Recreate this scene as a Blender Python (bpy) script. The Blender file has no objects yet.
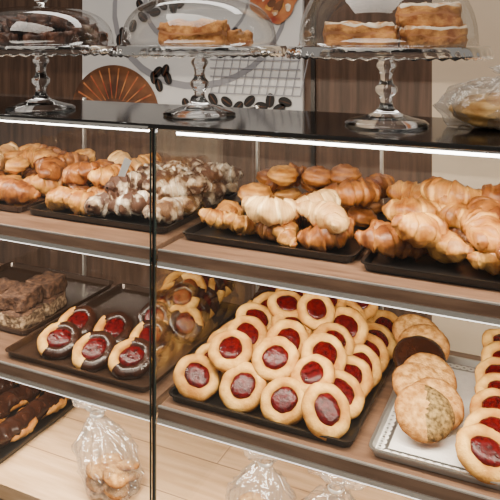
import bpy, math, random
from mathutils import Matrix, Vector, Euler, noise
random.seed(7)
S=bpy.context.scene
# ---------------------------------------------------------------- materials
def mat(name,col,rough=.5,metal=0,col2=None,scale=30,detail=4,bump=0,bscale=None,stretch=(1,1,1),lo=.35,hi=.65,spec=.5,coat=0,attr=False,emit=None,sss=0):
    m=bpy.data.materials.new(name);m.use_nodes=True
    nt=m.node_tree;N=nt.nodes;L=nt.links;b=N['Principled BSDF']
    b.inputs['Roughness'].default_value=rough;b.inputs['Metallic'].default_value=metal
    b.inputs['Specular IOR Level'].default_value=spec
    b.inputs['Coat Weight'].default_value=coat
    b.inputs['Coat Roughness'].default_value=.15
    b.inputs['Base Color'].default_value=(*col,1)
    tc=N.new('ShaderNodeTexCoord');mp=N.new('ShaderNodeMapping');mp.inputs['Scale'].default_value=stretch
    L.new(tc.outputs['Object'],mp.inputs['Vector'])
    out=None
    if col2:
        n=N.new('ShaderNodeTexNoise');n.inputs['Scale'].default_value=scale;n.inputs['Detail'].default_value=detail
        L.new(mp.outputs[0],n.inputs['Vector'])
        r=N.new('ShaderNodeValToRGB');r.color_ramp.elements[0].position=lo;r.color_ramp.elements[1].position=hi
        r.color_ramp.elements[0].color=(*col,1);r.color_ramp.elements[1].color=(*col2,1)
        L.new(n.outputs['Fac'],r.inputs['Fac']);out=r.outputs['Color']
    if attr:
        a=N.new('ShaderNodeAttribute');a.attribute_name='shade'
        mx=N.new('ShaderNodeMix');mx.data_type='RGBA';mx.blend_type='MULTIPLY';mx.inputs[0].default_value=1
        if out: L.new(out,mx.inputs[6])
        else: mx.inputs[6].default_value=(*col,1)
        L.new(a.outputs['Color'],mx.inputs[7]);out=mx.outputs[2]
    if out: L.new(out,b.inputs['Base Color'])
    if bump:
        n2=N.new('ShaderNodeTexNoise');n2.inputs['Scale'].default_value=bscale or scale*3;n2.inputs['Detail'].default_value=5
        L.new(mp.outputs[0],n2.inputs['Vector'])
        bp=N.new('ShaderNodeBump');bp.inputs['Strength'].default_value=bump;bp.inputs['Distance'].default_value=.004
        L.new(n2.outputs['Fac'],bp.inputs['Height']);L.new(bp.outputs[0],b.inputs['Normal'])
    if emit:
        b.inputs['Emission Color'].default_value=(*emit[0],1);b.inputs['Emission Strength'].default_value=emit[1]
    return m
def thin_glass(name,tint=(1,1,1),base=.03,edge=.5,rough=.02,body=None,bodyw=0,bump=0,bscale=40,trans=1.0,blend=.35):
    m=bpy.data.materials.new(name);m.use_nodes=True;nt=m.node_tree;N=nt.nodes;L=nt.links
    N.remove(N['Principled BSDF']);o=N['Material Output']
    t=N.new('ShaderNodeBsdfTransparent');t.inputs[0].default_value=(*tint,1)
    g=N.new('ShaderNodeBsdfGlossy');g.inputs['Roughness'].default_value=rough
    lw=N.new('ShaderNodeLayerWeight');lw.inputs['Blend'].default_value=blend
    mr=N.new('ShaderNodeMapRange');mr.inputs['To Min'].default_value=base;mr.inputs['To Max'].default_value=edge
    L.new(lw.outputs['Facing'],mr.inputs['Value'])
    mx=N.new('ShaderNodeMixShader');L.new(mr.outputs[0],mx.inputs[0]);L.new(t.outputs[0],mx.inputs[1]);L.new(g.outputs[0],mx.inputs[2])
    last=mx
    if bodyw:
        d=N.new('ShaderNodeBsdfDiffuse');d.inputs[0].default_value=(*body,1)
        tl=N.new('ShaderNodeBsdfTranslucent');tl.inputs[0].default_value=(*body,1)
        ad=N.new('ShaderNodeMixShader');L.new(d.outputs[0],ad.inputs[1]);L.new(tl.outputs[0],ad.inputs[2])
        m2=N.new('ShaderNodeMixShader');m2.inputs[0].default_value=bodyw
        L.new(mx.outputs[0],m2.inputs[1]);L.new(ad.outputs[0],m2.inputs[2]);last=m2
    if bump:
        tc=N.new('ShaderNodeTexCoord');n=N.new('ShaderNodeTexNoise');n.inputs['Scale'].default_value=bscale;n.inputs['Detail'].default_value=3
        L.new(tc.outputs['Object'],n.inputs['Vector']);bp=N.new('ShaderNodeBump');bp.inputs['Strength'].default_value=bump;bp.inputs['Distance'].default_value=.01
        L.new(n.outputs['Fac'],bp.inputs['Height']);L.new(bp.outputs[0],g.inputs['Normal']);L.new(bp.outputs[0],lw.inputs['Normal'])
    L.new(last.outputs[0],o.inputs['Surface']);return m
M={}
M['wood']=mat('shelf_wood',(.13,.068,.040),.38,col2=(.22,.125,.076),scale=9,stretch=(1,9,9),bump=.05)
M['deck']=mat('deck_wood',(.58,.36,.19),.4,col2=(.76,.52,.31),scale=7,stretch=(1,10,10))
M['wallwood']=mat('wall_wood',(.055,.029,.018),.42,col2=(.115,.063,.040),scale=9,stretch=(7,7,.6))
M['beige']=mat('beige_panel',(.62,.50,.37),.5,col2=(.68,.57,.43),scale=4)
M['black']=mat('black_counter',(.008,.007,.007),.10,spec=.6)
M['blackmetal']=mat('black_tray_metal',(.014,.012,.011),.28,metal=.4,spec=.6)
M['browntray']=mat('brown_tray_metal',(.045,.024,.015),.18,metal=.3,spec=.7)
M['steel']=mat('brushed_steel',(.72,.71,.69),.32,metal=.85)
M['darkrail']=mat('dark_rail',(.05,.045,.042),.3,metal=.6)
M['greytray']=mat('grey_tray_metal',(.42,.41,.39),.3,metal=.85)
M['white']=mat('doily_paper',(.95,.93,.90),.7,bump=.4,bscale=90,col2=(.90,.88,.85),scale=90)
M['floor']=mat('floor_tile',(.35,.30,.26),.4,col2=(.42,.37,.32),scale=3)
M['led']=mat('led_strip',(1,1,1),.5,emit=((1,.94,.85),16))
M['lipglow']=mat('lip_reflection_glow',(1,1,1),.5,emit=((1,.94,.85),3))  # glow standing in for a reflection along the shelf lips
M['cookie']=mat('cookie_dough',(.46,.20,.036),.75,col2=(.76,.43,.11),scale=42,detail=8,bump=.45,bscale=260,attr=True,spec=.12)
M['jam']=mat('red_jam',(.028,.0003,.0007),.20,col2=(.10,.001,.0025),scale=130,bump=.35,bscale=170,spec=.3)
M['choc']=mat('chocolate_glaze',(.014,.004,.002),.26,col2=(.030,.009,.004),scale=40,bump=.12,bscale=90,spec=.4)
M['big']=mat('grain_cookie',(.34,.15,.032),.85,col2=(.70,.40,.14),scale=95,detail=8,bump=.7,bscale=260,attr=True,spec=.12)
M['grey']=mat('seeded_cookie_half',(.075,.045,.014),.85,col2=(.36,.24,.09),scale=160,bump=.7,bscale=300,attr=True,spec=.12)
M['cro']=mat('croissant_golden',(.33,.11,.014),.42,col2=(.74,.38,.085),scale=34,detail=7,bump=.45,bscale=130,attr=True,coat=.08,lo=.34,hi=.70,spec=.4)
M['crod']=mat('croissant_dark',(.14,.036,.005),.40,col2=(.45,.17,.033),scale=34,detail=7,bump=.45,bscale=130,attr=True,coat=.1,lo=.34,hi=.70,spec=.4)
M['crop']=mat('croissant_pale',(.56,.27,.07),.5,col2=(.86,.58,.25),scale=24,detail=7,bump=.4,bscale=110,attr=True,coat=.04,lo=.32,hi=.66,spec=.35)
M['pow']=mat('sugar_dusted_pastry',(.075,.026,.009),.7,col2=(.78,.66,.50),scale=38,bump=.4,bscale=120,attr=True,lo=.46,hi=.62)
M['sponge']=mat('cake_sponge',(.33,.10,.02),.8,col2=(.72,.34,.09),scale=50,bump=.8,bscale=150)
M['sugar']=mat('powdered_sugar',(.84,.72,.56),.8,col2=(.50,.25,.09),scale=38,bump=.5,lo=.46,hi=.62)
M['cream']=mat('cream_layer',(.50,.20,.07),.6)
M['dchoc']=mat('dark_brownie',(.018,.007,.004),.38,col2=(.13,.05,.026),scale=60,bump=.8,bscale=150)
M['crumb']=mat('crumb_cake',(.035,.012,.005),.8,col2=(.13,.06,.028),scale=110,bump=.9,bscale=220,lo=.4,hi=.65)
M['crumbl']=mat('crumb_cake_side',(.11,.06,.03),.8,col2=(.46,.32,.19),scale=130,bump=.8,bscale=220,lo=.42,hi=.62)
M['poster']=mat('poster_white',(.62,.62,.63),.6,col2=(.78,.77,.76),scale=2)
M['posterg']=mat('poster_grey',(.30,.30,.33),.6)
M['posterb']=mat('poster_brown',(.06,.022,.010),.6,col2=(.20,.075,.028),scale=14)
M['bean']=mat('poster_bean',(.006,.005,.006),.6)
M['postert']=mat('poster_tan',(.60,.25,.08),.6,col2=(.30,.04,.02),scale=16)
M['label']=mat('sticker',(.75,.74,.72),.5)
M['pane']=thin_glass('case_glass',(.985,.99,.985),.022,.40,blend=.25)
M['dome']=thin_glass('dome_glass',(.985,.988,.988),.028,.85,blend=.20)
M['edge']=mat('glass_edge',(.03,.045,.04),.15,spec=.8)
M['bag']=thin_glass('cellophane',(.98,.98,.98),.10,.85,.08,(.95,.93,.90),.07,.9,45)
M['wrapm']=thin_glass('bread_wrap',(.99,.99,.99),.07,.55,.10,(.97,.96,.95),.16,.9,45)
g=bpy.data.materials.new('solid_glass');g.use_nodes=True;b=g.node_tree.nodes['Principled BSDF']
b.inputs['Transmission Weight'].default_value=1;b.inputs['Roughness'].default_value=.01;b.inputs['IOR'].default_value=1.46;b.inputs['Base Color'].default_value=(.98,.99,.99,1)
M['glass']=g
# ---------------------------------------------------------------- mesh builder
class MB:
    def __init__(s): s.v=[];s.f=[];s.m=[];s.c=[];s.mats=[];s.sm=[]
    def mi(s,k):
        if k not in s.mats: s.mats.append(k)
        return s.mats.index(k)
    def add(s,t,mx=Matrix(),remap=None):
        o=len(s.v)
        for p in t.v: s.v.append(mx@Vector(p))
        s.c+=t.c
        for f,mi,sm in zip(t.f,t.m,t.sm):
            s.f.append([i+o for i in f]);k=t.mats[mi]
            if remap and k in remap:k=remap[k]
            s.m.append(s.mi(k));s.sm.append(sm)
    def quadgrid(s,rows,k,closed=True,smooth=True,cols=None):
        o=len(s.v);n=len(rows[0])
        for i,r in enumerate(rows):
            for j,p in enumerate(r):
                s.v.append(Vector(p));s.c.append(cols[i][j] if cols else 1.0)
        for i in range(len(rows)-1):
            for j in range(n if closed else n-1):
                a=o+i*n+j;b=o+i*n+(j+1)%n
                kk=k(i,j) if callable(k) else k
                s.f.append([a,b,b+n,a+n]);s.m.append(s.mi(kk));s.sm.append(smooth)
    def box(s,x0,x1,y0,y1,z0,z1,k):
        o=len(s.v)
        for z in(z0,z1):
            for x,y in((x0,y0),(x1,y0),(x1,y1),(x0,y1)): s.v.append(Vector((x,y,z)));s.c.append(1.0)
        for f in([3,2,1,0],[4,5,6,7],[0,1,5,4],[1,2,6,5],[2,3,7,6],[3,0,4,7]):
            s.f.append([i+o for i in f]);s.m.append(s.mi(k));s.sm.append(False)
    def obj(s,name,parent=None,bevel=0):
        me=bpy.data.meshes.new(name);me.from_pydata(s.v,[],s.f);
        for k in s.mats: me.materials.append(M[k])
        for p,mi,sm in zip(me.polygons,s.m,s.sm): p.material_index=mi;p.use_smooth=sm
        a=me.color_attributes.new('shade','FLOAT_COLOR','POINT')
        for i,c in enumerate(s.c): a.data[i].color=(c,c,c,1) if not isinstance(c,tuple) else (*c,1)
        me.update();o=bpy.data.objects.new(name,me);S.collection.objects.link(o)
        if bevel:
            bv=o.modifiers.new('b','BEVEL');bv.width=bevel;bv.segments=2
        if parent:o.parent=parent
        return o
def empty(name,loc=(0,0,0)):
    e=bpy.data.objects.new(name,None);e.location=loc;S.collection.objects.link(e);e.empty_display_size=.05;return e
def lathe(mb,prof,k,seg=48,cx=0,cy=0,cz=0,rmod=None,shade=None):
    rows=[];cols=[]
    for i,(r,z) in enumerate(prof):
        rows.append([(cx+(r+(rmod(i,j/seg*2*math.pi) if rmod else 0))*math.cos(j/seg*2*math.pi),cy+(r+(rmod(i,j/seg*2*math.pi) if rmod else 0))*math.sin(j/seg*2*math.pi),cz+z) for j in range(seg)])
        cols.append([shade[i] if shade else 1.0]*seg)
    mb.quadgrid(rows,k,True,True,cols)
def TR(x,y,z,rx=0,ry=0,rz=0,s=1):
    return Matrix.Translation((x,y,z))@Euler((rx,ry,rz),'XYZ').to_matrix().to_4x4()@Matrix.Scale(s,4)
# ---------------------------------------------------------------- templates
def tone(v): # warm multiplier: darker = redder
    return (v**.7,v,v**1.35)
def jam_cookie(seed,choc=0):
    t=MB();rnd=random.Random(seed);ph=rnd.random()*6;seg=44;off=Vector((seed*3.3,0,seed))
    prof=[(.0001,-.008),(.030,-.008),(.0370,-.0055),(.0392,.000),(.0378,.0048),(.0335,.0082),(.0275,.0096),(.0225,.0086),(.0190,.0045)]
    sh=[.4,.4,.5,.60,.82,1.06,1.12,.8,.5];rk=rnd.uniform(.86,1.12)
    rm=lambda i,a:(.0011*math.sin(2*a+ph)+.0006*math.sin(7*a+ph*2)) if i>0 else 0
    rows=[];cols=[]
    for i,(r,z) in enumerate(prof):
        row=[]
        for j in range(seg):
            a=j/seg*6.2832;v=Vector(((r+rm(i,a))*math.cos(a),(r+rm(i,a))*math.sin(a),z+(.0008 if (i>3 and choc) else 0)))
            if i>1: v+=noise.noise_vector(v*170+off)*.0009
            row.append(v)
        rows.append(row)
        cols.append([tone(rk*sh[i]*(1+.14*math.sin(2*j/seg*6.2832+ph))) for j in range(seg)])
    def kk(i,j):
        if not choc:return 'cookie'
        a=j/seg*6.2832
        return 'choc' if (math.cos(a)*prof[i][0]>-.013+.005*math.sin(5*a) and i>1) else 'cookie'
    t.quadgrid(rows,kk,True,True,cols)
    jr=.0205+rnd.random()*.002
    lathe(t,[(jr,.0062),(jr*.9,.0094),(jr*.7,.0108),(jr*.35,.0113),(.0001,.0108)],'jam',32,rmod=lambda i,a:(.0014*math.sin(2*a+ph)+.0006*math.sin(4*a+2*ph)+.0004*math.sin(9*a))*(1 if i<3 else 0))
    return t
def big_cookie(seed,half=None):
    t=MB();rnd=random.Random(seed);ph=rnd.random()*6;seg=48;off=Vector((seed*3.3,7,seed))
    prof=[(.0001,-.009),(.040,-.009),(.047,-.005),(.049,.000),(.0465,.005),(.040,.009),(.033,.010),(.025,.011),(.016,.0116),(.008,.0118),(.0001,.012)]
    sh=[.35,.35,.36,.42,.58,.86,1.02,1.08,1.12,1.12,1.1];rows=[];cols=[]  # underside and rim darkened in colour: painted shading that separates overlapping cookies
    for i,(r,z) in enumerate(prof):
        row=[]
        for j in range(seg):
            a=j/seg*6.2832;rr=r+(.0007*math.sin(3*a+ph)+.0004*math.sin(8*a))*min(1,r/.04)
            v=Vector((rr*math.cos(a),rr*math.sin(a),z))
            if r>.001: v+=noise.noise_vector(v*140+off)*.0009
            row.append(v)
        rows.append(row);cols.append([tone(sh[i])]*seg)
    def kk(i,j):
        a=(j+.5)/seg*6.2832
        if half=='choc': return 'choc' if i>2 else 'big'
        return half if (half and i>2 and math.cos(a+.5)*prof[i][0]>.006+.004*math.sin(4*a)) else 'big'
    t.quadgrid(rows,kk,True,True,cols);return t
def croissant(seed,k='cro',L=.125,R=.033,bend=1.05,wraps=2.9,squash=.82,ridge=.32):
    t=MB();rnd=random.Random(seed);n=80;seg=22;rows=[];cols=[];Rc=L/2/math.sin(max(bend,.05));off=Vector((seed*3.1,seed*1.7,0))
    tw=rnd.uniform(-.5,.5);asym=rnd.uniform(-.12,.12)
    for i in range(n+1):
        u=-1+2*i/n;u2=max(-1,min(1,u+asym*(1-u*u)));au=abs(u2);a=u*bend
        c=Vector((Rc*math.sin(a),-Rc*(math.cos(a)-math.cos(bend*.5)),0));nor=Vector((-math.sin(a),math.cos(a),0))
        prof=max(0,1-au**1.7)**.75
        row=[];cc=[]
        for j in range(seg):
            th=j/seg*6.2832+tw*u
            q=au*wraps+.5+.16*math.sin(th*1+seed)+.05*noise.noise(Vector((u*6,th,seed)))
            ss=q%1.0
            step=(1-ss)**.8 if ss<.9 else (ss-.9)*6
            rr=R*(.16+.84*prof)*(.86+ridge*step) if wraps>.1 else R*(.25+.75*max(0,1-au**6)**.5)
            if i in(0,n): rr*=.25
            p=c+nor*(rr*math.cos(th))+Vector((0,0,rr*squash*math.sin(th)))
            d=noise.noise(p*50+off)*.006+noise.noise(p*120+off)*.0025;p+=(nor*math.cos(th)+Vector((0,0,math.sin(th))))*d
            row.append(p)
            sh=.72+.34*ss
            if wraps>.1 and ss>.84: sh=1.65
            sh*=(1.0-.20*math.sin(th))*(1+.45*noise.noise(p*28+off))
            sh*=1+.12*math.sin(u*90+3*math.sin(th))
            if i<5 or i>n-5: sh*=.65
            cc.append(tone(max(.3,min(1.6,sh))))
        rows.append(row);cols.append(cc)
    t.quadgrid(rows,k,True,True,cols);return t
def bun(seed,k='cro',R=.035,h=.8):
    t=MB();off=Vector((seed*2.3,0,seed));rows=[];cols=[];seg=28
    for i in range(17):
        ph=-math.pi/2+math.pi*i/16;row=[];cc=[]
        for j in range(seg):
            th=j/seg*6.2832;p=Vector((R*math.cos(ph)*math.cos(th),R*math.cos(ph)*math.sin(th),R*h*.8*math.sin(ph)))
            sp=math.sin(2*th+10*ph)
            p*=1+noise.noise(p*40+off)*.16+.05*sp
            row.append(p);cc.append(tone(max(.5,.95+.3*sp-.2*math.sin(ph))))
        rows.append(row);cols.append(cc)
    t.quadgrid(rows,k,True,True,cols);return t
def lump(k,w,d,h,seed,top=None,layers=None,n=10,amp=.004):
    """irregular cake block"""
    t=MB();off=Vector((seed*5.1,seed,0));rows=[];zz=[i/n for i in range(n+1)]
    per=[]
    m=9
    for i in range(m): per.append((-1+2*i/m,-1))
    for i in range(m): per.append((1,-1+2*i/m))
    for i in range(m): per.append((1-2*i/m,1))
    for i in range(m): per.append((-1,1-2*i/m))
    def P(x,y,z):
        rr=1-.05*max(0,(abs(x)*abs(y)))**4-(.03 if z in(0,1) else 0)
        p=Vector((x*w/2*rr,y*d/2*rr,z*h))
        q=noise.noise_vector(p*45+off)*amp+noise.noise_vector(p*140+off)*amp*.4
        if z==0:q.z=0
        return p+q
    rows.append([P(x*.001,y*.001,0) for x,y in per])
    for z in zz: rows.append([P(x,y,z) for x,y in per])
    for s in(.8,.55,.3,.001): rows.append([P(x*s,y*s,1) for x,y in per])
    def kk(i,j):
        if i>n and top:return top
        if layers and 0<i<=n:
            for a,b,c in layers:
                if a<=(i-1)/n<b:return c
        if top and i==n: return top
        return k
    t.quadgrid(rows,kk,True,True);return t
# ---------------------------------------------------------------- room
w=MB();w.box(-2.6,.335,.90,.96,0,2.7,'wallwood');w.box(.335,2.2,.90,.96,0,2.7,'beige');w.obj('wall_back')
for i,x in enumerate((-1.62,-.02,)):
    q=MB();q.box(x,x+.012,.888,.8995,0,2.7,'darkrail');q.obj('trim_%d'%(i+1))
f=MB();f.box(-2.6,2.2,-2.6,.96,-.05,0,'floor');f.obj('floor')
# poster ------------------------------------------------------------
po=empty('coffee_poster',(-.47,.88,1.5))
def pchild(mb,n):
    o=mb.obj(n);o.parent=po;o.matrix_parent_inverse=Matrix.Translation((.47,-.88,-1.5))
PX0,PX1=-.88,-.045;PZ0,PZ1=1.18,1.95
q=MB();q.box(PX0,PX1,.882,.898,PZ0,PZ1,'poster');pchild(q,'board')
def disc(mb,x,z,rx,rz,k,rot=0,y=.880,seg=32,a0=0,a1=6.28319,wob=0):
    o=len(mb.v);mb.v.append(Vector((x,y,z)));mb.c.append(1.0)
    for j in range(seg+1):
        a=a0+(a1-a0)*j/seg;w_=1+wob*(math.sin(3*a+x*90)+.6*math.sin(5*a+z*70)+.4*math.sin(9*a));px=rx*w_*math.cos(a);pz=rz*w_*math.sin(a)
        mb.v.append(Vector((x+px*math.cos(rot)-pz*math.sin(rot),y,z+px*math.sin(rot)+pz*math.cos(rot))));mb.c.append(1.0)
    for j in range(seg): mb.f.append([o,o+j+1,o+j+2]);mb.m.append(mb.mi(k));mb.sm.append(False)
q=MB()
disc(q,-.42,1.56,.33,.27,'posterg',.1,.8812);disc(q,-.415,1.568,.315,.255,'poster',.1,.8806)
disc(q,-.42,1.58,.20,.155,'posterg',.1,.8800);disc(q,-.415,1.585,.188,.145,'poster',.1,.8794)
pchild(q,'printed_plate')
q=MB()
disc(q,-.74,1.20,.185,.165,'posterb',0,.8792,40,0,math.pi)
for i in range(12):
    a=math.radians(12+i*14.2)
    x0,z0=-.74+.06*math.cos(a),1.20+.05*math.sin(a);x1,z1=-.74+.172*math.cos(a),1.20+.155*math.sin(a);nx_,nz_=-math.sin(a)*.003,math.cos(a)*.003
    o=len(q.v);q.v+=[Vector((x0-nx_*.4,.8786,z0-nz_*.4)),Vector((x1-nx_,.8786,z1-nz_)),Vector((x1+nx_,.8786,z1+nz_)),Vector((x0+nx_*.4,.8786,z0+nz_*.4))];q.c+=[1.0]*4;q.f.append([o,o+1,o+2,o+3]);q.m.append(q.mi('postert'));q.sm.append(False)
pchild(q,'printed_cup')
q=MB();rb=random.Random(3)
bl=[(-.56,1.345),(-.575,1.325),(-.53,1.35),(-.555,1.30),(-.52,1.325),(-.37,1.235),(-.33,1.23),(-.30,1.255),(-.26,1.24),(-.22,1.26),(-.18,1.245),(-.15,1.265),(-.20,1.225),(-.42,1.25),(-.45,1.24),(-.12,1.24),(-.70,1.475),(-.69,1.44),(-.715,1.45),(-.60,1.56),(-.63,1.57),(-.57,1.545),(-.54,1.57),(-.50,1.56),(-.47,1.575),(-.36,1.45),(-.34,1.43),(-.27,1.47),(-.25,1.44),(-.28,1.22),(-.35,1.262),(-.24,1.222),(-.66,1.50),(-.62,1.53),(-.58,1.58),(-.10,1.262),(-.40,1.225)]
for fx,fz in bl:
    rr=rb.uniform(0,3.1);disc(q,fx,fz,.023,.015,'bean',rr,.8775,16);disc(q,fx,fz,.020,.0016,'posterb',rr,.8770,12)
pchild(q,'printed_beans')
q=MB()
for i in range(12):
    q.v+=[Vector((-.36+i*.028+a,.8768,z)) for a,z in((0,1.28),(.0035,1.28),(.0335,1.42),(.030,1.42))];o=len(q.v)-4;q.c+=[1.0]*4;q.f.append([o,o+1,o+2,o+3]);q.m.append(q.mi('posterg'));q.sm.append(False)
for i in range(6): q.box(-.36,-.05,.8760,.8767,1.28+i*.027,1.2835+i*.027,'posterg')
pchild(q,'printed_rack')
q=MB();disc(q,-.135,1.585,.085,.075,'postert',.5,.8758,60,wob=.07)
rp=random.Random(5)
for i in range(14): disc(q,-.135+rp.uniform(-.06,.05),1.585+rp.uniform(-.05,.05),rp.uniform(.010,.024),rp.uniform(.007,.014),rp.choice(('posterb','sugar','cro','posterb')),rp.uniform(0,3),.8754-.0002*i,20,wob=.08)
pchild(q,'printed_pastry')
# ---------------------------------------------------------------- case
ZT,Z1,Z2,Z3=1.304,1.080,.803,.56
case=empty('bakery_display_case',(0,.22,0))
def cch(mb,n,bevel=0):
    o=mb.obj(n,None,bevel);o.parent=case;o.matrix_parent_inverse=Matrix.Translation((0,-.22,0));return o
XL,XR=-1.05,1.05
q=MB();q.box(XL,XR,-.006,.31,ZT-.008,ZT,'black');cch(q,'counter_top',.002)
q=MB();q.box(XL,-.006,-.0075,-.0062,ZT-.0075,ZT-.004,'steel');cch(q,'top_trim')
for nm,z in(('upper',Z1),('lower',Z2)):
    for sd,(a,b) in(('left',(XL,-.008)),('right',(.008,XR))):
        q=MB();q.box(a,b,.008,.44,z-.018,z,'wood');cch(q,nm+'_shelf_'+sd,.0015)
        q=MB();q.box(a,b,.0035,.0078,z-.019,z-.001,'wood');q.box(a,b,.001,.0078,z-.027,z-.0192,'steel');q.box(a,b,.010,.03,z-.026,z-.0182,'darkrail');q.box(a,b,.003,.0078,z-.0008,z+.0016,'steel');cch(q,nm+'_shelf_rail_'+sd)
        q=MB();q.box(a,b,.002,.0078,z-.0290,z-.0272,'lipglow');cch(q,nm+'_lip_reflection_'+sd)  # added emissive strip imitating the bright reflection along the lip
q=MB();q.box(XL,XR,.003,.44,Z3-.03,Z3,'deck');
cch(q,'deck')
q=MB();q.box(XL,XR,.0,.44,.0,Z3-.031,'wallwood');cch(q,'cabinet_base')
q=MB()
for y in(.12,.24,.36): q.box(XL,XR,y,y+.0015,Z3,Z3+.0004,'wood')
for i in range(12): q.box(-.95+i*.17+.05*(i%3),-.9485+i*.17+.05*(i%3),.12*(i%3),.12*(i%3)+.12,Z3,Z3+.0004,'wood')
cch(q,'deck_seams')
def pane(name,x0,x1,y0,y1,z0,z1):
    q=MB()
    if y1-y0<1e-6: pts=[(x0,y0,z0),(x1,y0,z0),(x1,y0,z1),(x0,y0,z1)]
    else: pts=[(x0,y0,z0),(x0,y1,z0),(x0,y1,z1),(x0,y0,z1)]
    q.v=[Vector(p) for p in pts];q.c=[1.0]*4;q.f=[[0,1,2,3]];q.m=[q.mi('pane')];q.sm=[False];cch(q,name)
pane('front_glass_left',XL,-.005,0,0,Z3,ZT-.009);pane('front_glass_right',.005,XR,0,0,Z3,ZT-.009)
pane('divider_glass_left',-.005,-.005,.0,.44,Z3,ZT-.009);pane('divider_glass_right',.005,.005,.0,.44,Z3,ZT-.009)
pane('back_glass',XL,XR,.445,.445,Z3,ZT-.009)
q=MB();q.box(-.0058,-.0042,-.002,.002,Z3,ZT-.009,'edge');q.box(.0042,.0058,-.002,.002,Z3,ZT-.009,'edge');q.box(-.0030,.0030,.002,.006,Z3,ZT-.009,'black')
cch(q,'corner_post')
q=MB()
for x in(-.52,.0,.30,.62): q.box(x-.003,x+.003,.446,.456,Z3,ZT-.009,'steel')
cch(q,'back_door_frames')
q=MB();q.box(.03,XR,.030,.046,ZT-.022,ZT-.0165,'led');q.box(.03,XR,.027,.049,ZT-.0163,ZT-.0082,'steel');cch(q,'led_tube_right')
q=MB();q.box(XL,-.03,.030,.036,ZT-.020,ZT-.0165,'led');q.box(XL,-.03,.027,.049,ZT-.0163,ZT-.0082,'steel');cch(q,'led_tube_left')
q=MB();q.v=[Vector(p) for p in((-.075,-.0008,1.205),(-.06,-.0008,1.205),(-.045,-.0008,1.235),(-.06,-.0008,1.24))];q.c=[1.0]*4;q.f=[[0,1,2,3]];q.m=[q.mi('label')];q.sm=[False];cch(q,'sticker')
# ---------------------------------------------------------------- trays
def tray(name,x0,x1,y0,y1,z,k='blackmetal',h=.014,lip=.006):
    t=MB();z+=.0006
    def rr(x0,x1,y0,y1,r,z):
        pts=[]
        for cx,cy,a0 in((x1-r,y1-r,0),(x0+r,y1-r,90),(x0+r,y0+r,180),(x1-r,y0+r,270)):
            for i in range(5):
                a=math.radians(a0+22.5*i);pts.append((cx+r*math.cos(a),cy+r*math.sin(a),z))
        return pts
    def off(o,z): return rr(x0-o,x1+o,y0-o,y1+o,.012+o*.5,z)
    rows=[off(-.006,z)]+[off(0,z+.001),off(.003,z+h-.002),off(lip,z+h-.002),off(lip,z+h),off(.001,z+h),off(-.003,z+.003)]
    t.quadgrid(rows,k,True,False)
    o=len(t.v)-20;t.f.append([o+i for i in range(20)]);t.m.append(t.mi(k));t.sm.append(False)
    t.f.append([19-i for i in range(20)]);t.m.append(t.mi(k));t.sm.append(False)
    return t.obj(name)
tray('baking_tray',.018,.350,.028,.425,Z2)
tray('baking_tray',.385,.735,.028,.38,Z2,'greytray')
tray('baking_tray',-.375,-.035,.028,.425,Z2,'browntray')
tray('baking_tray',-.76,-.405,.11,.425,Z2,'browntray')
tray('baking_tray',.018,.338,.075,.40,Z1)
tray('baking_tray',.365,.74,.055,.40,Z1)
tray('baking_tray',-.37,-.03,.085,.40,Z1)
tray('baking_tray',-.76,-.395,.085,.40,Z1,'browntray')
tray('baking_tray',-.78,-.41,.04,.40,Z3,'blackmetal')
# ---------------------------------------------------------------- cookies
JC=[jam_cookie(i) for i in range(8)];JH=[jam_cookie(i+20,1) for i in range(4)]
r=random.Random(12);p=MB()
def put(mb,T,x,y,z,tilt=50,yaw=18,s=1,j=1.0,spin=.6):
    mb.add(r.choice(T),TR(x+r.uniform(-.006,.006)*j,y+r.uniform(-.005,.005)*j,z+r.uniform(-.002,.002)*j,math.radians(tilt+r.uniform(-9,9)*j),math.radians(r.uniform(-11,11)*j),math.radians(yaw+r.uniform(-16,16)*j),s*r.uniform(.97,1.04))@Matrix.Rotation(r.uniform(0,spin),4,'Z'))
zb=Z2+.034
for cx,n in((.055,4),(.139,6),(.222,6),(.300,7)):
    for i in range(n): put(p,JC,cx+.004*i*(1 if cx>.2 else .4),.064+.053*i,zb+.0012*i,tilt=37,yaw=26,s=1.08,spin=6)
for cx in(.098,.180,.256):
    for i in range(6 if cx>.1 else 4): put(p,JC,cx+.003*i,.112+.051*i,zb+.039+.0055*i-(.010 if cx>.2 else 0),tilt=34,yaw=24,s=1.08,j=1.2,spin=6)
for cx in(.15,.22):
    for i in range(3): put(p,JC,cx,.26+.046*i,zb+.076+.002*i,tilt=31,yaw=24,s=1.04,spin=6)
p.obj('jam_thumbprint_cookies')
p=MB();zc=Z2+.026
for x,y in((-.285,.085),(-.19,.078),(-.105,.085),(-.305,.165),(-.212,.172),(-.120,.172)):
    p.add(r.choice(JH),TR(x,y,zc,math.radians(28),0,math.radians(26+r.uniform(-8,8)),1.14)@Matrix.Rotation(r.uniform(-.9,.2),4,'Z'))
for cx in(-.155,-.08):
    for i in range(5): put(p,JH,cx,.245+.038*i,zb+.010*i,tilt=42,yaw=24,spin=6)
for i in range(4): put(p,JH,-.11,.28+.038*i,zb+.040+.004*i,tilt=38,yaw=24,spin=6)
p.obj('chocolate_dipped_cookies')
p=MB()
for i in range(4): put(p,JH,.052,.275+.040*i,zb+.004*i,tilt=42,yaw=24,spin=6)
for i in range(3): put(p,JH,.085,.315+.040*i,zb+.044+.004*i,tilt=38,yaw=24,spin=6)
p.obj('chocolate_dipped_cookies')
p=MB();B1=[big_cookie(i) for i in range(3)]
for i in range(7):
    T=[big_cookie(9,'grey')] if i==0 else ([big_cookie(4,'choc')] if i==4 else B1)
    put(p,T,.460-.0092*i+(.008 if i%2 else -.005),.108+.037*i,Z2+.034+.0058*i+(.008 if i==0 else 0),tilt=25,yaw=14,j=.8,s=1.0)
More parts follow.
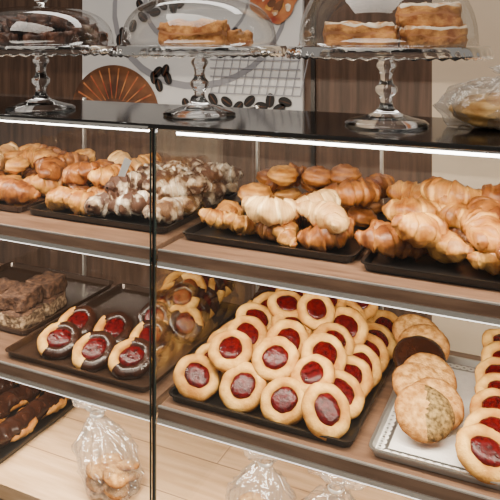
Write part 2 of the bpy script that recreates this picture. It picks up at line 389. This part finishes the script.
p.obj('round_biscuits')
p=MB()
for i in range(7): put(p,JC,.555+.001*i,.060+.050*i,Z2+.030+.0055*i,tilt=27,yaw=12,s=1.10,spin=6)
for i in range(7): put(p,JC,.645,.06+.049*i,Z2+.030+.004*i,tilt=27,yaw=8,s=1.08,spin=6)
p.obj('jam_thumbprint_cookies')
# doily
q=MB();x0,x1,y0,y1=.393,.718,.038,.363;zd=Z2+.0048
q.box(x0+.013,x1-.013,y0+.013,y1-.013,zd,zd+.0006,'white')
def ring(cx,cy,ro,ri):
    rows=[]
    for rr in(ro,ri): rows.append([(cx+rr*math.cos(a/14*6.2832),cy+rr*math.sin(a/14*6.2832),zd+.0007) for a in range(14)])
    q.quadgrid(rows,'white',True,False)
st=.013
n_=int(round((x1-x0)/st))
for i in range(n_+1):
    for j in range(n_+1):
        if min(i,n_-i,j,n_-j)==0: ring(x0+i*st,y0+j*st,.0082,.0026)
q.obj('lace_doily')
# ---------------------------------------------------------------- croissants
CG=[croissant(i,'cro') for i in range(5)];CD=[croissant(i+10,'crod') for i in range(3)];CP=[croissant(i+20,'crop',L=.12,R=.033,wraps=2.4,ridge=.30) for i in range(3)]
CW=[croissant(i+30,'pow',L=.10,R=.030,ridge=.35) for i in range(3)]
BG=[bun(i,'cro') for i in range(3)];BD=[bun(i+5,'crod') for i in range(3)];TW=[croissant(40+i,'crop',L=.12,R=.030,bend=.25,wraps=1.8) for i in range(2)]
def pc(mb,T,x,y,z,yaw,rx=0,ry=0,s=1): mb.add(T,TR(x,y,z,math.radians(rx),math.radians(ry),math.radians(yaw),s))
def pile(mb,Ts,x0,x1,y0,y1,z,nx,ny,layers,seed,s=1,step=.036):
    rr=random.Random(seed)
    for l in range(layers):
        for i in range(nx):
            for j in range(ny):
                if l and (j<l): continue
                sh=.02*l
                x=x0+(x1-x0)*(i+.5)/nx+rr.uniform(-.012,.012);y=y0+sh+(y1-y0-sh)*(j+.5)/ny+rr.uniform(-.01,.01)
                pc(mb,rr.choice(Ts),x,y,z+.028*s+l*step+rr.uniform(-.003,.006),rr.uniform(-80,80)+rr.choice((0,180)),rr.uniform(-22,22),rr.uniform(-18,18),s*rr.uniform(.88,1.08))
zt=Z1+.006
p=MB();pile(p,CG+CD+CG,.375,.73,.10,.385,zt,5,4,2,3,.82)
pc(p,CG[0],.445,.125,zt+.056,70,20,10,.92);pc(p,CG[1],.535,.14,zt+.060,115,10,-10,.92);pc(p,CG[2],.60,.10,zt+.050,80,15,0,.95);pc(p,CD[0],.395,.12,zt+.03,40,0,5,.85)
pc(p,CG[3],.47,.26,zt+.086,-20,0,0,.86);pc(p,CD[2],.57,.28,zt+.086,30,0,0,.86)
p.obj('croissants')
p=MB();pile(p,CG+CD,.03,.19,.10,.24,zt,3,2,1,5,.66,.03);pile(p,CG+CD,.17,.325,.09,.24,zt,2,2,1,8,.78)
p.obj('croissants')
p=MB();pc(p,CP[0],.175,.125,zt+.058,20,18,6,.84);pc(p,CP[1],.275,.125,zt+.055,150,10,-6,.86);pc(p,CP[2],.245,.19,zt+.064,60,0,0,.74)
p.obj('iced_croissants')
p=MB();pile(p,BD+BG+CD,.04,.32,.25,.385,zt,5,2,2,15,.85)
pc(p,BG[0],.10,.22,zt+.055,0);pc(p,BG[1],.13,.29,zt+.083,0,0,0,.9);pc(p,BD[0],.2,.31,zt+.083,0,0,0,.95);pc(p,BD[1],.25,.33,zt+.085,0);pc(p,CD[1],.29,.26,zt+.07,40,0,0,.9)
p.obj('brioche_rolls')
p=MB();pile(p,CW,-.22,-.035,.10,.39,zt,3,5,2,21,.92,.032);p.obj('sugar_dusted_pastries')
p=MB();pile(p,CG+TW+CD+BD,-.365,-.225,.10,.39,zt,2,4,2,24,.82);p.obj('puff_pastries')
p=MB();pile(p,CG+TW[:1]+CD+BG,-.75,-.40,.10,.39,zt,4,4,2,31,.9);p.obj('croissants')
# ---------------------------------------------------------------- crumb cake, eclairs
p=MB()
for i,(x,y,l) in enumerate(((-.455,.155,0),(-.53,.15,0),(-.46,.235,0),(-.54,.24,0),(-.47,.165,1),(-.54,.17,1),(-.47,.25,1))):
    p.add(lump('crumb',.07,.075,.034,i+3,'crumb',[(0,.9,'crumbl')] if l==0 else None,amp=.006),TR(x,y,Z2+.005+.034*l,0,0,r.uniform(-.2,.2)))
p.obj('crumb_cake_slices')
p=MB()
for i in range(3):
    for jx in range(4):
        t=croissant(50+i,'choc',L=.13,R=.025,bend=.12,wraps=0.01,squash=.8)
        p.add(t,TR(-.45-.085*jx,.11+.10*i,Z3+.028,0,0,1.35+r.uniform(-.2,.2)))
        p.add(croissant(60+i,'cro',L=.128,R=.0255,bend=.12,wraps=0.01,squash=.6),TR(-.45-.085*jx,.11+.10*i,Z3+.0225,0,0,1.35))
p.obj('chocolate_eclairs')
# ---------------------------------------------------------------- cake stands
UP=.0135
def stand(x,y,domeh):
    e=empty('glass_cake_stand',(x,y,ZT+.0008));t=MB()
    prof=[(.0002,.0),(.071,0),(.072,.003),(.066,.007),(.045,.012),(.022,.019),(.013,.027),(.010,.036),(.013,.044),(.019,.051),(.019,.057),(.012,.064),(.010,.072),(.012,.082),(.017,.089),(.017,.093),(.012,.099),(.020,.108),(.045,.113),(.14,.1165),(.168,.1175),(.170,.120),(.168,.1225),(.145,.1215),(.0002,.1205)]
    lathe(t,[(a,b+UP*min(1,b/.1)) for a,b in prof],'glass',64);o=t.obj('pedestal',e)
    t=MB();seg=192;rows=[]
    for i,(rr,z) in enumerate(((.1702,.1225),(.1735,.117),(.1745,.110),(.1745,.104),(.171,.104),(.170,.110),(.1695,.117))):
        rows.append([((rr+(.0014*math.cos(48*a) if 1<i<5 else 0))*math.cos(a),(rr+(.0014*math.cos(48*a) if 1<i<5 else 0))*math.sin(a),UP+z+(.002*math.cos(48*a) if i in(3,4) else 0)) for a in [j/seg*6.28319 for j in range(seg)]])
    t.quadgrid(rows,'glass');t.obj('scalloped_rim',e)
    t=MB();R=.152;prof=[(R+.003,.1235+UP),(R,.126+UP)]
    for i in range(17):
        a=i/16*math.pi/2;prof.append((max(.0002,R*math.cos(a)**.62),UP+.126+domeh*math.sin(a)**.9))
    lathe(t,prof,'dome',72)
    t.obj('dome_cover',e)
    t=MB();zt_=UP+.126+domeh;lathe(t,[(.0002,zt_-.001),(.008,zt_),(.006,zt_+.006),(.012,zt_+.011),(.0165,zt_+.018),(.0165,zt_+.024),(.011,zt_+.031),(.0002,zt_+.033)],'glass',32);t.obj('dome_knob',e)
    return e
def onstand(e,mb,n):
    o=mb.obj(n);o.location=(e.location.x,e.location.y,e.location.z+.1213+UP)
e1=stand(-.345,.095,.078);e2=stand(.01,.15,.095);e3=stand(.379,.155,.125)
p=MB()
for i in range(80):
    l=0 if i<34 else (1 if i<62 else 2)
    a=r.uniform(0,6.28);d=.125*math.sqrt(r.random())*(1-.16*l)
    p.add(lump('dchoc',r.uniform(.035,.05),r.uniform(.03,.045),r.uniform(.020,.027),i,amp=.008,n=5),TR(d*math.cos(a),d*math.sin(a),l*.018,0,0,a*3))
onstand(e1,p,'chocolate_brownies')
lay=[(0,.45,'sponge'),(.45,.55,'cream'),(.55,.9,'sponge'),(.9,1.1,'sugar')]
p=MB();p.add(lump('sponge',.125,.085,.046,2,'sponge',lay[:3],amp=.010),TR(.0,-.02,0,0,0,.35));p.add(lump('sponge',.06,.05,.03,3,'sponge',None,amp=.008),TR(.05,.05,0,0,0,.9));p.add(lump('sponge',.05,.06,.03,5,'sponge',None,amp=.008),TR(-.07,.05,0,0,0,.2))
onstand(e2,p,'sponge_cake_slices')
p=MB();p.add(lump('sponge',.115,.08,.040,7,'sugar',lay,amp=.008),TR(-.035,-.05,0,0,0,.3));p.add(lump('sponge',.095,.06,.034,8,'sugar',lay,amp=.008),TR(.078,-.0,0,0,0,.5));p.add(lump('sponge',.10,.075,.038,9,'sugar',lay,amp=.008),TR(.068,.02,.036,.05,0,.3));p.add(lump('sponge',.07,.07,.036,10,'sugar',lay,amp=.008),TR(-.03,.06,0,0,0,.2))
onstand(e3,p,'powdered_cake_slices')
# ---------------------------------------------------------------- wrapped bread
wb=empty('wrapped_bread',(.55,.24,ZT))
p=MB();p.add(bun(70,'crop',.058,.62),TR(.545,.185,ZT+.030));p.add(bun(71,'cro',.052,.6),TR(.64,.195,ZT+.026))
o=p.obj('loaves');o.parent=wb;o.matrix_parent_inverse=Matrix.Translation((-.55,-.24,-ZT))
def crumple(rows,amp,fr,seed):
    out=[]
    for row in rows:
        rr=[]
        for q_ in row:
            v=Vector(q_);d=noise.noise_vector(v*fr+Vector((seed,0,seed)))*amp+noise.noise_vector(v*fr*2.7+Vector((seed,9,0)))*amp*.5
            rr.append(v+d)
        out.append(rr)
    return out
def bagmesh(cx,cy,z0,prof,seed,sx=1,sy=.75,ple=14,lean=(0,0),k='bag'):
    t=MB();seg=96;rows=[];h=prof[-1][1]
    for i,(rr,z) in enumerate(prof):
        f=z/h
        rows.append([(cx+lean[0]*f+sx*(rr*(1+.13*math.sin(ple*a+seed)*min(1,f*1.6+.15)))*math.cos(a),cy+lean[1]*f+sy*(rr*(1+.13*math.sin(ple*a+seed)*min(1,f*1.6+.15)))*math.sin(a),z0+z) for a in [j/seg*6.28319 for j in range(seg)]])
    base=rows[0][:]
    rows=[base]+crumple(rows[1:],.010,32,seed)
    t.quadgrid(rows,k);return t
def fineprof(pr,n=6):
    out=[]
    for (a,b),(c,d) in zip(pr,pr[1:]):
        for i in range(n): out.append((a+(c-a)*i/n,b+(d-b)*i/n))
    out.append(pr[-1]);return out
t=bagmesh(.59,.205,ZT+.002,fineprof([(.001,0),(.10,.003),(.115,.03),(.09,.06),(.05,.075),(.02,.083),(.035,.10)],4),3,1.12,.7,k='wrapm');
o=t.obj('wrap');o.parent=wb;o.matrix_parent_inverse=Matrix.Translation((-.55,-.24,-ZT))
bp_=[(.001,.0),(.055,.003),(.065,.03),(.060,.07),(.040,.10),(.014,.125),(.012,.135),(.034,.150),(.062,.185)]
for i,(x,y,hs,lean) in enumerate(((-.150,.085,1.0,(-.07,.02)),(.16,.10,.95,(.01,.02)),(.285,.12,.85,(.02,0)))):
    e=empty('cellophane_cookie_bag',(x,y,Z3+.001))
    t=bagmesh(0,0,.001,fineprof([(a,b*hs) for a,b in bp_],4),i*2.3+1,1,.8,13,lean);t.obj('bag',e)
    c=MB()
    for k_ in range(4):
        for l_ in range(2): c.add(B1[k_%3],TR((k_%2-.5)*.040,(k_//2-.5)*.034,.012+l_*.022+.008,.3*(k_%2),.2,k_,.55))
    c.obj('cookies',e)
    t=MB();f=.13/.185;lathe(t,[(.013,-.003),(.015,0),(.013,.003)],'steel',24,lean[0]*f,lean[1]*f,.130*hs);t.obj('tie',e)
# ---------------------------------------------------------------- lights
def area(name,loc,rot,sx,sy,e,col=(1,.86,.68)):
    l=bpy.data.lights.new(name,'AREA');l.shape='RECTANGLE';l.size=sx;l.size_y=sy;l.energy=e;l.color=col
    o=bpy.data.objects.new(name,l);o.location=loc;o.rotation_euler=[math.radians(a) for a in rot];S.collection.objects.link(o)
for nm,z,e in(('top',ZT-.024,5.8),('upper',Z1-.032,5.8),('lower',Z2-.032,6.8)):
    for sd,x in(('left',-.53),('right',.53)):
        area('led_light_%s_%s'%(nm,sd),(x,.035,z),(28,0,0),.98,.015,e)
area('ceiling_lamp',(.2,-1.0,2.65),(0,0,0),1.6,1.2,46,(1,.90,.77))
area('ceiling_lamp',(-.1,.62,2.6),(0,0,0),1.8,.3,13,(1,.93,.85))
W=bpy.data.worlds.new('shop_ambient');S.world=W;W.use_nodes=True
W.node_tree.nodes['Background'].inputs[0].default_value=(.95,.86,.76,1);W.node_tree.nodes['Background'].inputs[1].default_value=.24
# ---------------------------------------------------------------- camera
cd=bpy.data.cameras.new('camera');co=bpy.data.objects.new('camera',cd);S.collection.objects.link(co);S.camera=co
cd.sensor_fit='HORIZONTAL';cd.sensor_width=36;cd.lens=36*650/500
co.location=(.640,-.971,1.452);co.rotation_euler=(math.radians(90),0,math.radians(24.9))
cd.shift_y=-(250-40)/500
cd.clip_start=.01
